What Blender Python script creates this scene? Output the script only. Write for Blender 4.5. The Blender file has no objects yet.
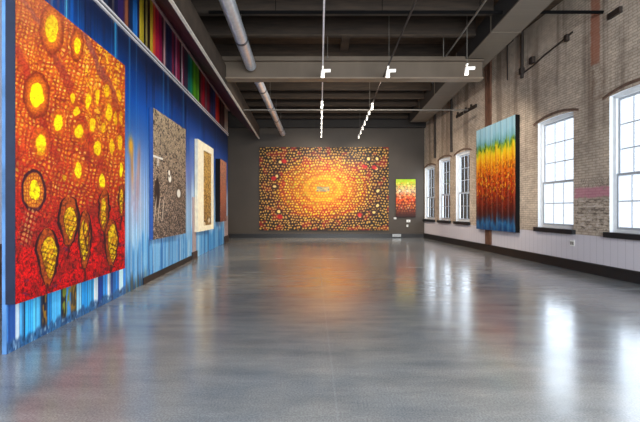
import bpy, bmesh, math, random
import numpy as np
from mathutils import Vector
random.seed(7); rng = np.random.RandomState(7)
S = bpy.context.scene; C = S.collection
H, F = 1.5, 360.0                 # eye height (m), focal length in px
HZ = 209.5                        # horizon row
FH = F * H

# ------------------------------------------------------------------ helpers
def lin(c):
    c = np.asarray(c, float) / 255.0
    return np.where(c <= 0.04045, c / 12.92, ((c + 0.055) / 1.055) ** 2.4)
def L(r, g, b): 
    v = lin((r, g, b)); return (float(v[0]), float(v[1]), float(v[2]), 1.0)
def smooth(a, b, x):
    t = np.clip((x - a) / (b - a), 0, 1); return t * t * (3 - 2 * t)
def hash2(i, j, s=0):
    i = np.asarray(i).astype(np.int64); j = np.asarray(j).astype(np.int64)
    n = (i * 374761393 + j * 668265263 + s * 144665) & 0x7fffffff
    n = ((n ^ (n >> 13)) * 1274126177) & 0x7fffffff
    return ((n ^ (n >> 16)) & 0xffff) / 65535.0
def vnoise(x, y, s=0):
    xi, yi = np.floor(x), np.floor(y); fx, fy = x - xi, y - yi
    fx = fx * fx * (3 - 2 * fx); fy = fy * fy * (3 - 2 * fy)
    a = hash2(xi, yi, s); b = hash2(xi + 1, yi, s); c = hash2(xi, yi + 1, s); d = hash2(xi + 1, yi + 1, s)
    return (a * (1 - fx) + b * fx) * (1 - fy) + (c * (1 - fx) + d * fx) * fy
def fbm(x, y, s=0, o=3):
    r = 0; w = .5; t = 0
    for k in range(o):
        r = r + w * vnoise(x * 2 ** k, y * 2 ** k, s + k); t += w; w *= .5
    return r / t
def ramp(t, stops):
    xs = [s[0] for s in stops]; cs = np.array([s[1] for s in stops], float)
    return np.stack([np.interp(t, xs, cs[:, k]) for k in range(3)], -1)
def mix(a, b, m):
    m = np.asarray(m)[..., None]; return a * (1 - m) + np.asarray(b, float) * m

class MB:
    """collects verts / faces with a material index, then links ONE mesh object"""
    def __init__(s): s.v = []; s.f = []; s.mi = []; s.sm = []
    def add(s, vs, fs, mi=0, sm=False):
        o = len(s.v); s.v += [tuple(map(float, p)) for p in vs]
        for f in fs: s.f.append([i + o for i in f]); s.mi.append(mi); s.sm.append(sm)
    def hexa(s, p, mi=0):          # 8 pts: 0-3 bottom loop, 4-7 top loop
        s.add(p, [(3,2,1,0),(4,5,6,7),(0,1,5,4),(1,2,6,5),(2,3,7,6),(3,0,4,7)], mi)
    def box(s, a, b, mi=0):
        (x0,y0,z0),(x1,y1,z1) = a, b
        s.hexa([(x0,y0,z0),(x1,y0,z0),(x1,y1,z0),(x0,y1,z0),(x0,y0,z1),(x1,y0,z1),(x1,y1,z1),(x0,y1,z1)], mi)
    def tube(s, pts, rads, n=12, mi=0, caps=True):
        pts = [Vector(p) for p in pts]
        if not hasattr(rads, '__len__'): rads = [rads] * len(pts)
        rings = []; prev = None
        for i, p in enumerate(pts):
            d = (pts[min(i+1, len(pts)-1)] - pts[max(i-1, 0)]).normalized()
            if prev is None:
                u = d.orthogonal().normalized()
            else:
                u = (prev - d * prev.dot(d)).normalized()
            prev = u; w = d.cross(u)
            rings.append([p + (u * math.cos(2*math.pi*k/n) + w * math.sin(2*math.pi*k/n)) * rads[i] for k in range(n)])
        vs = [q for r in rings for q in r]; fs = []
        for i in range(len(pts)-1):
            for k in range(n):
                a = i*n+k; b = i*n+(k+1) % n
                fs.append((a, b, b+n, a+n))
        s.add(vs, fs, mi, True)
        if caps:
            o = (len(pts)-1)*n
            s.add(rings[0], [tuple(range(n))[::-1]], mi); s.add(rings[-1], [tuple(range(n))], mi)
    def build(s, name, mats, parent=None, bevel=0):
        me = bpy.data.meshes.new(name); me.from_pydata(s.v, [], s.f)
        if not isinstance(mats, (list, tuple)): mats = [mats]
        for m in mats: me.materials.append(m)
        me.polygons.foreach_set('material_index', s.mi); me.polygons.foreach_set('use_smooth', s.sm)
        bm = bmesh.new(); bm.from_mesh(me); bmesh.ops.recalc_face_normals(bm, faces=bm.faces); bm.to_mesh(me); bm.free()
        me.update()
        o = bpy.data.objects.new(name, me); C.objects.link(o)
        if parent:
            o.parent = parent; o.matrix_parent_inverse = parent.matrix_world.inverted()
        if bevel:
            b = o.modifiers.new('bevel', 'BEVEL'); b.width = bevel; b.segments = 2; b.limit_method = 'ANGLE'
        return o
def grid_obj(name, P, col, mat, parent=None):
    """P (n,m,3) vertex positions, col (n,m,3) sRGB 0..255 -> a painted surface, one mesh"""
    n, m = P.shape[:2]
    idx = np.arange(n*m).reshape(n, m)
    q = np.stack([idx[:-1,:-1], idx[1:,:-1], idx[1:,1:], idx[:-1,1:]], -1).reshape(-1, 4)
    me = bpy.data.meshes.new(name)
    me.vertices.add(n*m); me.vertices.foreach_set('co', P.astype(np.float32).ravel())
    me.loops.add(q.size); me.loops.foreach_set('vertex_index', q.astype(np.int32).ravel())
    me.polygons.add(len(q)); me.polygons.foreach_set('loop_start', np.arange(0, q.size, 4, dtype=np.int32))
    try: me.polygons.foreach_set('loop_total', np.full(len(q), 4, dtype=np.int32))
    except Exception: pass
    me.update(calc_edges=True); me.validate()
    a = me.color_attributes.new('Paint', 'FLOAT_COLOR', 'POINT')
    rgba = np.ones((n*m, 4), np.float32); rgba[:, :3] = lin(np.clip(col, 0, 255)).reshape(-1, 3)
    a.data.foreach_set('color', rgba.ravel())
    me.materials.append(mat)
    o = bpy.data.objects.new(name, me); C.objects.link(o)
    if parent:
        o.parent = parent; o.matrix_parent_inverse = parent.matrix_world.inverted()
    return o
def empty(name, label, cat, loc, group=None):
    o = bpy.data.objects.new(name, None); o.location = loc; o.empty_display_size = .1; C.objects.link(o)
    bpy.context.view_layer.update()
    o['label'] = label; o['category'] = cat
    if group: o['group'] = group
    return o
def tag(o, label, cat, group=None):
    o['label'] = label; o['category'] = cat
    if group: o['group'] = group
    return o
def struct(o): o['kind'] = 'structure'; return o

# ------------------------------------------------------------------ materials
def newmat(name):
    m = bpy.data.materials.new(name); m.use_nodes = True
    nt = m.node_tree; return m, nt, nt.nodes['Principled BSDF']
def N(nt, t, **kw):
    n = nt.nodes.new(t)
    for k, v in kw.items():
        if k in n.inputs: n.inputs[k].default_value = v
        else: setattr(n, k, v)
    return n
def rampnode(nt, stops):
    n = nt.nodes.new('ShaderNodeValToRGB'); e = n.color_ramp.elements
    while len(e) < len(stops): e.new(.5)
    for i, (p, c) in enumerate(stops): e[i].position = p; e[i].color = c
    return n
def simple(name, c, rough=.5, metal=0, var=.12, scale=8, bump=0, coords='Object', spec=.5, stretch=(1,1,1)):
    m, nt, b = newmat(name); l = nt.links
    tc = N(nt, 'ShaderNodeTexCoord'); mp = N(nt, 'ShaderNodeMapping'); mp.inputs['Scale'].default_value = stretch
    no = N(nt, 'ShaderNodeTexNoise', Scale=scale, Detail=5.0)
    l.new(tc.outputs[coords], mp.inputs[0]); l.new(mp.outputs[0], no.inputs['Vector'])
    a = L(*c); lo = tuple(x * (1-var) for x in a[:3]) + (1,); hi = tuple(min(1, x * (1+var)) for x in a[:3]) + (1,)
    r = rampnode(nt, [(.3, lo), (.7, hi)]); l.new(no.outputs['Fac'], r.inputs[0]); l.new(r.outputs[0], b.inputs['Base Color'])
    b.inputs['Roughness'].default_value = rough; b.inputs['Metallic'].default_value = metal
    b.inputs['Specular IOR Level'].default_value = spec
    if bump:
        bp = N(nt, 'ShaderNodeBump', Strength=bump, Distance=.02); l.new(no.outputs['Fac'], bp.inputs['Height']); l.new(bp.outputs[0], b.inputs['Normal'])
    return m
def mixrgb(nt, blend='MIX'):
    n = nt.nodes.new('ShaderNodeMix'); n.data_type = 'RGBA'; n.blend_type = blend
    return n, n.inputs[0], n.inputs[6], n.inputs[7], n.outputs[2]
def paintmat(name, rough=.5, nscale=60, var=.12, bump=.15, spec=.3):
    m, nt, b = newmat(name); l = nt.links
    at = N(nt, 'ShaderNodeVertexColor', layer_name='Paint'); tc = N(nt, 'ShaderNodeTexCoord')
    no = N(nt, 'ShaderNodeTexNoise', Scale=nscale, Detail=4.0); l.new(tc.outputs['Object'], no.inputs['Vector'])
    r = rampnode(nt, [(.25, (1-var,)*3 + (1,)), (.75, (1,)*3 + (1,))]); l.new(no.outputs['Fac'], r.inputs[0])
    mx, f, a, c, out = mixrgb(nt, 'MULTIPLY'); f.default_value = 1
    l.new(at.outputs['Color'], a); l.new(r.outputs[0], c); l.new(out, b.inputs['Base Color'])
    b.inputs['Roughness'].default_value = rough; b.inputs['Specular IOR Level'].default_value = spec
    bp = N(nt, 'ShaderNodeBump', Strength=bump, Distance=.004); l.new(no.outputs['Fac'], bp.inputs['Height']); l.new(bp.outputs[0], b.inputs['Normal'])
    return m

M = {}
M['paint'] = paintmat('canvas_paint', .5)
M['mural'] = paintmat('mural_paint', .45, 25, .15, .1)
M['black'] = simple('black_edge', (9, 9, 11), .7, spec=.2)
M['navy'] = simple('dark_navy_edge', (28, 38, 62), .6)
M['blue_edge'] = simple('blue_canvas_edge', (34, 74, 140), .6)
M['wall_edge'] = simple('streaky_blue_edge', (92, 140, 196), .5, 0, .5, 1.5, stretch=(1,1,1.2))
M['white_frame'] = simple('cream_frame', (250, 236, 206), .5)
M['back_wall'] = simple('charcoal_wall_paint', (66, 57, 48), .6, 0, .08, 1.5)
M['dark_base'] = simple('dark_baseboard', (30, 27, 27), .45)
M['sill'] = simple('black_sill', (26, 26, 30), .5)
M['win_white'] = simple('white_window_paint', (226, 228, 230), .45, 0, .04)
M['deck'] = simple('dark_roof_deck', (72, 56, 41), .9, 0, .4, 2.2, stretch=(1, 7, 1))
M['joist'] = simple('dark_steel_joist', (50, 39, 29), .85, 0, .4, 3, stretch=(.6,1,5))
M['joist_hi'] = simple('grey_steel_joist', (66, 53, 41), .85, 0, .3, 4)
M['beam'] = simple('grey_beam_paint', (104, 90, 75), .6, 0, .12, 2, stretch=(1, 1, .4))
M['beam_lip'] = simple('beam_flange_paint', (136, 118, 98), .55, 0, .1, 3)
M['box_side'] = simple('shade_dark_side', (40, 36, 33), .8)  # shade on the duct's side painted into its colour; reused on last beam
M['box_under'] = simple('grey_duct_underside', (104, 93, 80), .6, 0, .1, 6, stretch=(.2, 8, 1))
M['maroon'] = simple('dark_maroon_soffit', (78, 34, 46), .6, 0, .5, 1.6, stretch=(1, 2, 1))
M['lip'] = simple('pale_steel_edge', (236, 226, 208), .45)
M['zinc'] = simple('galvanized_steel', (226, 232, 240), .3, .6, .1, 10)
M['zinc_seam'] = simple('duct_seam', (120, 124, 130), .4, .9)
M['pipe'] = simple('black_iron_pipe', (12, 11, 11), .9, spec=.1)
M['conduit'] = simple('grey_conduit', (120, 114, 106), .5, .4)
M['dark_conduit'] = simple('brown_conduit', (56, 46, 40), .6, .2)
M['rust'] = simple('rusty_steel', (104, 70, 52), .85, .0, .4, 9, stretch=(3, 3, .6))
M['rail'] = simple('white_moulding', (238, 232, 232), .45)
M['rail_dark'] = simple('dark_groove', (36, 34, 40), .6)
M['cornice'] = simple('mauve_grey_cornice', (176, 146, 146), .5)
M['post'] = simple('mauve_post', (168, 150, 150), .6, 0, .15, 4)
M['brown_block'] = simple('brown_plinth', (58, 44, 40), .6)
M['white'] = simple('white_enamel', (236, 234, 228), .35, 0, .02)
M['plaster'] = simple('pale_plaster', (235, 235, 238), .8)
M['wood_low'] = simple('brown_wainscot', (116, 84, 66), .6, 0, .4, 5)
M['arch'] = simple('brown_arch_brick', (108, 84, 70), .85, 0, .3, 14)
M['vent'] = simple('steel_vent', (170, 172, 172), .35, .6)

def emis(name, c, s):
    m, nt, b = newmat(name)
    b.inputs['Base Color'].default_value = L(*c); b.inputs['Emission Color'].default_value = L(*c); b.inputs['Emission Strength'].default_value = s
    return m
M['lamp'] = emis('lamp_glow', (255, 246, 228), 6.0)
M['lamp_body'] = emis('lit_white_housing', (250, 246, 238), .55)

def glassmat():
    m = bpy.data.materials.new('window_glass'); m.use_nodes = True; nt = m.node_tree; nt.nodes.clear()
    o = N(nt, 'ShaderNodeOutputMaterial'); mx = N(nt, 'ShaderNodeMixShader'); t = N(nt, 'ShaderNodeBsdfTransparent'); g = N(nt, 'ShaderNodeBsdfGlossy', Roughness=.03)
    t.inputs[0].default_value = (.93, .96, 1, 1)
    mx.inputs[0].default_value = .07; no = N(nt, 'ShaderNodeTexNoise', Scale=3.0)
    bp = N(nt, 'ShaderNodeBump', Strength=.05); nt.links.new(no.outputs['Fac'], bp.inputs['Height']); nt.links.new(bp.outputs[0], g.inputs['Normal'])
    nt.links.new(t.outputs[0], mx.inputs[1]); nt.links.new(g.outputs[0], mx.inputs[2]); nt.links.new(mx.outputs[0], o.inputs[0])
    return m
M['glass'] = glassmat()
M['sash'] = simple('grey_sash_paint', (176, 180, 186), .5, 0, .05)

def mathn(nt, op, a, b=None, c=None):
    n = nt.nodes.new('ShaderNodeMath'); n.operation = op
    for i, v in enumerate((a, b, c)):
        if v is None: continue
        if isinstance(v, (int, float)): n.inputs[i].default_value = v
        else: nt.links.new(v, n.inputs[i])
    return n.outputs[0]
def band(nt, v, a, b, e, noise=None, amt=0):
    """soft mask: 1 where a<v<b"""
    if noise is not None:
        v = mathn(nt, 'ADD', v, mathn(nt, 'MULTIPLY', mathn(nt, 'SUBTRACT', noise, .5), amt))
    def ss(lo, hi):
        n = nt.nodes.new('ShaderNodeMapRange'); n.interpolation_type = 'SMOOTHSTEP'
        nt.links.new(v, n.inputs[0]); n.inputs[1].default_value = lo; n.inputs[2].default_value = hi; return n.outputs[0]
    return mathn(nt, 'MULTIPLY', ss(a-e, a+e), mathn(nt, 'SUBTRACT', 1, ss(b-e, b+e)))

def floor_mat():
    m, nt, b = newmat('polished_concrete'); l = nt.links
    tc = N(nt, 'ShaderNodeTexCoord')
    big = N(nt, 'ShaderNodeTexNoise', Scale=.35, Detail=5.0, Roughness=.6); l.new(tc.outputs['Object'], big.inputs['Vector'])
    mp = N(nt, 'ShaderNodeMapping'); mp.inputs['Scale'].default_value = (.5, 2.2, 1); mp.inputs['Location'].default_value = (7.3, 3.1, .37); l.new(tc.outputs['Object'], mp.inputs[0])
    mid = N(nt, 'ShaderNodeTexNoise', Scale=1.6, Detail=4.0, Roughness=.65); l.new(mp.outputs[0], mid.inputs['Vector'])
    fine = N(nt, 'ShaderNodeTexNoise', Scale=70.0, Detail=3.0); l.new(tc.outputs['Object'], fine.inputs['Vector'])
    r1 = rampnode(nt, [(.3, L(116, 126, 136)), (.7, L(164, 159, 150))]); l.new(big.outputs['Fac'], r1.inputs[0])
    r2 = rampnode(nt, [(.3, (.72,.73,.76,1)), (.72, (1.15,1.14,1.12,1))]); l.new(mid.outputs['Fac'], r2.inputs[0])
    r3 = rampnode(nt, [(.35, (.8,.8,.8,1)), (.68, (1.2,1.2,1.2,1))]); l.new(fine.outputs['Fac'], r3.inputs[0])
    m1, f, a, c, o1 = mixrgb(nt, 'MULTIPLY'); f.default_value = 1; l.new(r1.outputs[0], a); l.new(r2.outputs[0], c)
    m2, f, a, c, o2 = mixrgb(nt, 'MULTIPLY'); f.default_value = 1; l.new(o1, a); l.new(r3.outputs[0], c)
    # faint saw-cut control joints along the room
    sx = N(nt, 'ShaderNodeSeparateXYZ'); l.new(tc.outputs['Object'], sx.inputs[0])
    u = mathn(nt, 'SUBTRACT', sx.outputs[0], mathn(nt, 'MULTIPLY', sx.outputs[1], -.02))
    j = band(nt, mathn(nt, 'PINGPONG', mathn(nt, 'ADD', u, -.18), 1.9), -1, .008, .006)
    m3, f, a, c, o3 = mixrgb(nt); l.new(mathn(nt, 'MULTIPLY', j, .10), f); l.new(o2, a); c.default_value = L(190, 196, 200)
    l.new(o3, b.inputs['Base Color'])
    rr = N(nt, 'ShaderNodeMapRange'); l.new(mid.outputs['Fac'], rr.inputs[0]); rr.inputs[1].default_value = .3; rr.inputs[2].default_value = .7; rr.inputs[3].default_value = .13; rr.inputs[4].default_value = .24
    l.new(rr.outputs[0], b.inputs['Roughness']); b.inputs['Specular IOR Level'].default_value = .9; b.inputs['Coat Weight'].default_value = .35; b.inputs['Coat Roughness'].default_value = .16
    bp = N(nt, 'ShaderNodeBump', Strength=.06, Distance=.01); l.new(fine.outputs['Fac'], bp.inputs['Height'])
    bp2 = N(nt, 'ShaderNodeBump', Strength=.05, Distance=.05); l.new(mid.outputs['Fac'], bp2.inputs['Height']); l.new(bp.outputs[0], bp2.inputs['Normal'])
    l.new(bp2.outputs[0], b.inputs['Normal'])
    return m
M['floor'] = floor_mat()

SILL_Z = H - .41 * H
def brick_mat():
    """worn greige painted brick, white boarded lower part, bare brick strip, pink paint and dark scrawls"""
    m, nt, b = newmat('painted_brick'); l = nt.links
    tc = N(nt, 'ShaderNodeTexCoord'); sx = N(nt, 'ShaderNodeSeparateXYZ'); l.new(tc.outputs['Object'], sx.inputs[0])
    Y, Z = sx.outputs[1], sx.outputs[2]
    cb = N(nt, 'ShaderNodeCombineXYZ'); l.new(Y, cb.inputs[0]); l.new(Z, cb.inputs[1])
    br = N(nt, 'ShaderNodeTexBrick', Scale=1.0); l.new(cb.outputs[0], br.inputs['Vector'])
    br.inputs['Brick Width'].default_value = .20; br.inputs['Row Height'].default_value = .064; br.inputs['Mortar Size'].default_value = .011
    br.inputs['Mortar Smooth'].default_value = .3; br.inputs['Bias'].default_value = 0
    br.inputs['Color1'].default_value = L(222, 207, 190); br.inputs['Color2'].default_value = L(210, 194, 178); br.inputs['Mortar'].default_value = L(186, 169, 154)
    big = N(nt, 'ShaderNodeTexNoise', Scale=.9, Detail=6.0, Roughness=.65); l.new(cb.outputs[0], big.inputs['Vector'])
    med = N(nt, 'ShaderNodeTexNoise', Scale=6.0, Detail=5.0, Roughness=.7); l.new(cb.outputs[0], med.inputs['Vector'])
    r1 = rampnode(nt, [(.3, (.66,.64,.62,1)), (.7, (1.12,1.1,1.06,1))]); l.new(big.outputs['Fac'], r1.inputs[0])
    r2 = rampnode(nt, [(.3, (.72,.71,.7,1)), (.62, (1.08,1.08,1.08,1))]); l.new(med.outputs['Fac'], r2.inputs[0])
    _, f, a, c, o = mixrgb(nt, 'MULTIPLY'); f.default_value = 1; l.new(br.outputs['Color'], a); l.new(r1.outputs[0], c); col = o
    _, f, a, c, o = mixrgb(nt, 'MULTIPLY'); f.default_value = 1; l.new(col, a); l.new(r2.outputs[0], c); col = o
    def over(mask, rgba, k=1.0):
        nonlocal col
        _, f, a, c, o = mixrgb(nt); l.new(mathn(nt, 'MULTIPLY', mask, k), f); l.new(col, a); c.default_value = rgba; col = o
    A = lambda *x: __import__('functools').reduce(lambda p, q: mathn(nt, 'MULTIPLY', p, q), x)
    nz = med.outputs['Fac']
    # bare red brick strip
    stn = N(nt, 'ShaderNodeTexNoise', Scale=1.0, Detail=4.0); mps = N(nt, 'ShaderNodeMapping'); mps.inputs['Scale'].default_value = (2.2, .12, 1); l.new(cb.outputs[0], mps.inputs[0]); l.new(mps.outputs[0], stn.inputs['Vector'])
    over(A(band(nt, stn.outputs['Fac'], .56, 2, .06), band(nt, Z, 3.2, 20, .8, nz, .6)), L(104, 86, 72), .55)
    over(A(band(nt, Y, 8.19, 8.44, .03, nz, .12), band(nt, Z, 4.86, 9, .04, nz, .3)), L(158, 84, 54), .72)
    # patchy darker sooty brick near the bare strip and under the windows
    over(A(band(nt, Y, 8.1, 8.5, .1, nz, .3), band(nt, Z, 3.9, 4.9, .2, nz, .3), band(nt, nz, .5, 2, .08)), L(110, 84, 66), .6)
    # pink sprayed band between the two near windows
    over(A(band(nt, Y, 7.5, 8.95, .06, nz, .5), band(nt, Z, 1.78, 2.02, .03, nz, .2), band(nt, nz, .38, 2, .08)), L(206, 112, 146), .6)
    # dark scrawled marks
    wv = N(nt, 'ShaderNodeTexNoise', Scale=9.0, Detail=2.0, Distortion=1.5); l.new(cb.outputs[0], wv.inputs['Vector'])
    over(A(band(nt, Y, 7.95, 8.75, .06), band(nt, Z, 2.02, 2.24, .03), band(nt, wv.outputs['Fac'], .475, .525, .012)), L(70, 56, 56), .7)
    mt2 = N(nt, 'ShaderNodeTexNoise', Scale=5.0, Detail=4.0, Roughness=.7); mp = N(nt, 'ShaderNodeMapping'); mp.inputs['Scale'].default_value = (1, 2.6, 1)
    l.new(cb.outputs[0], mp.inputs[0]); l.new(mp.outputs[0], mt2.inputs['Vector'])
    over(A(band(nt, Y, 7.5, 8.9, .1, nz, .3), band(nt, Z, 1.0, 1.74, .05), band(nt, mt2.outputs['Fac'], .55, 2, .03)), L(74, 62, 56), .7)
    over(A(band(nt, Y, 7.5, 8.9, .1, nz, .3), band(nt, Z, 1.0, 1.74, .05), band(nt, mt2.outputs['Fac'], -1, .42, .03)), L(226, 214, 206), .6)
    # lower boarded part, painted off-white
    low = band(nt, Z, -1, SILL_Z + .005, .006)
    pl = mathn(nt, 'PINGPONG', Y, .09); ln = band(nt, pl, -1, .004, .003)
    over(low, L(214, 208, 214), 1); over(A(low, ln), L(150, 144, 152), .5)
    l.new(col, b.inputs['Base Color']); b.inputs['Roughness'].default_value = .75; b.inputs['Specular IOR Level'].default_value = .25
    h = mathn(nt, 'ADD', mathn(nt, 'MULTIPLY', mathn(nt, 'SUBTRACT', 1, br.outputs['Fac']), mathn(nt, 'SUBTRACT', 1, low)), mathn(nt, 'MULTIPLY', med.outputs['Fac'], .3))
    bp = N(nt, 'ShaderNodeBump', Strength=.5, Distance=.012); l.new(h, bp.inputs['Height']); l.new(bp.outputs[0], b.inputs['Normal'])
    return m
M['brick'] = brick_mat()

# ------------------------------------------------------------------ room geometry (metres; Y = depth)
YB = .0353 * FH                    # back wall
YF = -3.5
ZC = H + 3.6 * H                   # roof deck
def XL(Y): return -(1.953*H) - 30.2/F*Y        # mural wall face
def XR(Y): return 4.668*H - 27.9/F*Y           # brick wall face
YN, YE = .00690*FH, .03150*FH      # mural wall: near and far ends
def zh(h): return H + h*H

b = MB(); b.box((-6, YF, -.12), (8.6, YB+.3, 0)); struct(b.build('floor', M['floor']))
b = MB(); b.box((-6, YF, ZC), (8.6, YB+.3, ZC+.15)); struct(b.build('ceiling', M['deck']))
b = MB(); b.box((-6, YB, 0), (8.0, YB+.25, ZC)); struct(b.build('wall_back', M['back_wall']))
b = MB(); b.box((-6, YF-.25, 0), (8.6, YF, ZC)); struct(b.build('wall_front', M['plaster']))
b = MB(); b.box((-5.3, YF, .95), (-5.1, YB, ZC)); b.box((-5.3, YF, 0), (-5.08, YB, .95), 1); struct(b.build('wall_outer', [M['plaster'], M['wood_low']]))

# --- right wall with arched window openings
wins = []   # (Y0,Y1,z sill bottom, z head corner, arch rise)
for (da, db, top) in ((289.6, 342, 1.645), (218, 253.5, 1.615), (136, 149.6, 1.54), (119.4, 130.2, 1.54), (105, 114.6, 1.435)):
    Ya, Yb_ = 4.668/(da+27.9)*FH, 4.668/(db+27.9)*FH
    wins.append((Yb_, Ya, SILL_Z, zh(top)+.02, .035))
wins.sort()
TH = .2
def wall_right():
    b = MB()
    def P(Y, z, d=0): return (XR(Y)+d, Y, z)
    ys = [YF]
    cur = YF
    for (y0, y1, zb, zt, ar) in wins:
        b.add([P(cur, 0), P(y0, 0), P(y0, ZC), P(cur, ZC)], [(0,1,2,3)])
        b.add([P(y0, 0), P(y1, 0), P(y1, zb), P(y0, zb)], [(0,1,2,3)])
        n = 10; arc = [(y0 + (y1-y0)*k/n, zt + ar*(1-(2*k/n-1)**2)) for k in range(n+1)]
        for k in range(n):
            (ya, za), (yb, zb2) = arc[k], arc[k+1]
            b.add([P(ya, za), P(yb, zb2), P(yb, ZC), P(ya, ZC)], [(0,1,2,3)])
            b.add([P(ya, za), P(yb, zb2), P(yb, zb2, TH), P(ya, za, TH)], [(0,1,2,3)], 1)
        for y in (y0, y1): b.add([P(y, zb), P(y, zt), P(y, zt, TH), P(y, zb, TH)], [(0,1,2,3)], 1)
        b.add([P(y0, zb), P(y1, zb), P(y1, zb, TH), P(y0, zb, TH)], [(0,1,2,3)], 1)
        cur = y1
    b.add([P(cur, 0), P(YB+.1, 0), P(YB+.1, ZC), P(cur, ZC)], [(0,1,2,3)])
    me_o = b.build('wall_right', [M['brick'], M['win_white']])
    me = me_o.data; bm = bmesh.new(); bm.from_mesh(me); bmesh.ops.remove_doubles(bm, verts=bm.verts, dist=1e-4)
    bmesh.ops.recalc_face_normals(bm, faces=bm.faces); bm.to_mesh(me); bm.free()
    return struct(me_o)
wall_right()
for i, (y0, y1, zb, zt, ar) in enumerate(wins):
    def bx(mb, ya, yb, za, zc, d0, d1, mi=0):      # box in wall coordinates, d = depth into the wall
        mb.hexa([(XR(ya)+d0, ya, za), (XR(yb)+d0, yb, za), (XR(yb)+d1, yb, za), (XR(ya)+d1, ya, za),
                 (XR(ya)+d0, ya, zc), (XR(yb)+d0, yb, zc), (XR(yb)+d1, yb, zc), (XR(ya)+d1, ya, zc)], mi)
    root = bpy.data.objects.new('window_%d' % (i+1), None); root.location = (XR((y0+y1)/2), (y0+y1)/2, zb); C.objects.link(root); struct(root)
    bpy.context.view_layer.update()
    s = MB(); bx(s, y0-.07, y1+.07, zb-.002, zb+.115, -.09, .19); s.build('sill', M['sill'], root)
    z0 = zb + .115; fw = .07; d0, d1 = .08, .17
    f = MB(); bx(f, y0+.002, y0+fw, z0, zt, d0, d1); bx(f, y1-fw, y1-.002, z0, zt, d0, d1); bx(f, y0+fw, y1-fw, z0, z0+fw, d0, d1)
    n = 10
    for k in range(n):
        ya, yb = y0 + (y1-y0)*k/n, y0 + (y1-y0)*(k+1)/n
        za, zc = [zt + ar*(1-(2*q/n-1)**2) - .004 for q in (k, k+1)]
        if k in (0,): ya += .003
        if k == n-1: yb -= .003
        zl = zt - .06
        f.hexa([(XR(ya)+d0, ya, zl), (XR(yb)+d0, yb, zl), (XR(yb)+d1, yb, zl), (XR(ya)+d1, ya, zl),
                (XR(ya)+d0, ya, za), (XR(yb)+d0, yb, zc), (XR(yb)+d1, yb, zc), (XR(ya)+d1, ya, za)])
    f.build('frame', M['win_white'], root)
    zm = z0 + (zt - z0)*.42
    for nm, za, zc, dd, rows in (('lower_sash', z0+fw, zm+.03, .09, 2), ('upper_sash', zm-.03, zt-.06, .13, 3)):
        sa = MB(); a0, a1 = y0+fw, y1-fw; sw = .05
        bx(sa, a0, a0+sw, za, zc, dd, dd+.04); bx(sa, a1-sw, a1, za, zc, dd, dd+.04); bx(sa, a0+sw, a1-sw, za, za+.05, dd, dd+.04); bx(sa, a0+sw, a1-sw, zc-.05, zc, dd, dd+.04)
        so = sa.build('sash', M['sash'], root)
        g = MB()
        for k in (1, 2):
            yc = a0+sw + (a1-a0-2*sw)*k/3; bx(g, yc-.010, yc+.010, za+.05, zc-.05, dd+.013, dd+.027)
        for k in range(1, rows):
            zz = za+.05 + (zc-za-.1)*k/rows; bx(g, a0+sw, a1-sw, zz-.012, zz+.012, dd+.012, dd+.028)
        g.build('glazing_bars', M['sash'], so)
        p = MB(); p.add([(XR(a0+sw)+dd+.02, a0+sw, za+.05), (XR(a1-sw)+dd+.02, a1-sw, za+.05), (XR(a1-sw)+dd+.02, a1-sw, zc-.05), (XR(a0+sw)+dd+.02, a0+sw, zc-.05)], [(0,1,2,3)]); p.build('pane', M['glass'], so)
    a = MB(); n = 12; ext = .16
    for k in range(n):
        q0, q1 = k/n, (k+1)/n
        ya, yb = y0-ext + (y1-y0+2*ext)*q0, y0-ext + (y1-y0+2*ext)*q1
        fz = lambda q: zt + .02 + (ar+.05)*(1-(2*q-1)**2) - .05*(1-(1-(2*q-1)**2))
        za, zc = fz(q0), fz(q1)
        a.hexa([(XR(ya)-.025, ya, za), (XR(yb)-.025, yb, zc), (XR(yb)+.02, yb, zc), (XR(ya)+.02, ya, za),
                (XR(ya)-.025, ya, za+.06), (XR(yb)-.025, yb, zc+.06), (XR(yb)+.02, yb, zc+.06), (XR(ya)+.02, ya, za+.06)])
    a.build('arch', M['arch'], root)
    # daylight outside this window
    li = bpy.data.lights.new('daylight', 'AREA'); li.shape = 'RECTANGLE'; li.size = (y1-y0)*1.12; li.size_y = zt-zb
    li.energy = 14.0*(y1-y0)*(zt-zb); li.color = (.84, .92, 1.0)
    lo = bpy.data.objects.new('daylight', li); yc = (y0+y1)/2; lo.location = (XR(yc)+TH+.04, yc, (zb+zt)/2)
    lo.rotation_euler = Vector((1, 0, 0)).to_track_quat('Z', 'Y').to_euler(); C.objects.link(lo)

# --- baseboards
def strip(mb, Xf, ya, yb, z0, z1, d0, d1, mi=0, z0b=None, z1b=None):
    z0b = z0 if z0b is None else z0b; z1b = z1 if z1b is None else z1b
    mb.hexa([(Xf(ya)+d0, ya, z0), (Xf(yb)+d0, yb, z0b), (Xf(yb)+d1, yb, z0b), (Xf(ya)+d1, ya, z0),
             (Xf(ya)+d0, ya, z1), (Xf(yb)+d0, yb, z1b), (Xf(yb)+d1, yb, z1b), (Xf(ya)+d1, ya, z1)], mi)
b = MB(); strip(b, XR, YF, YB-.06, 0, .235, -.05, -.001); strip(b, XR, YF, YB-.06, .235, .25, -.03, -.001); struct(b.build('baseboard_right', M['dark_base']))
b = MB(); b.box((-5.05, YB-.05, 0), (XR(YB)-.01, YB-.001, .20)); b.box((-5.05, YB-.03, .20), (XR(YB)-.01, YB-.001, .215)); struct(b.build('baseboard_back', M['dark_base']))

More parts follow.
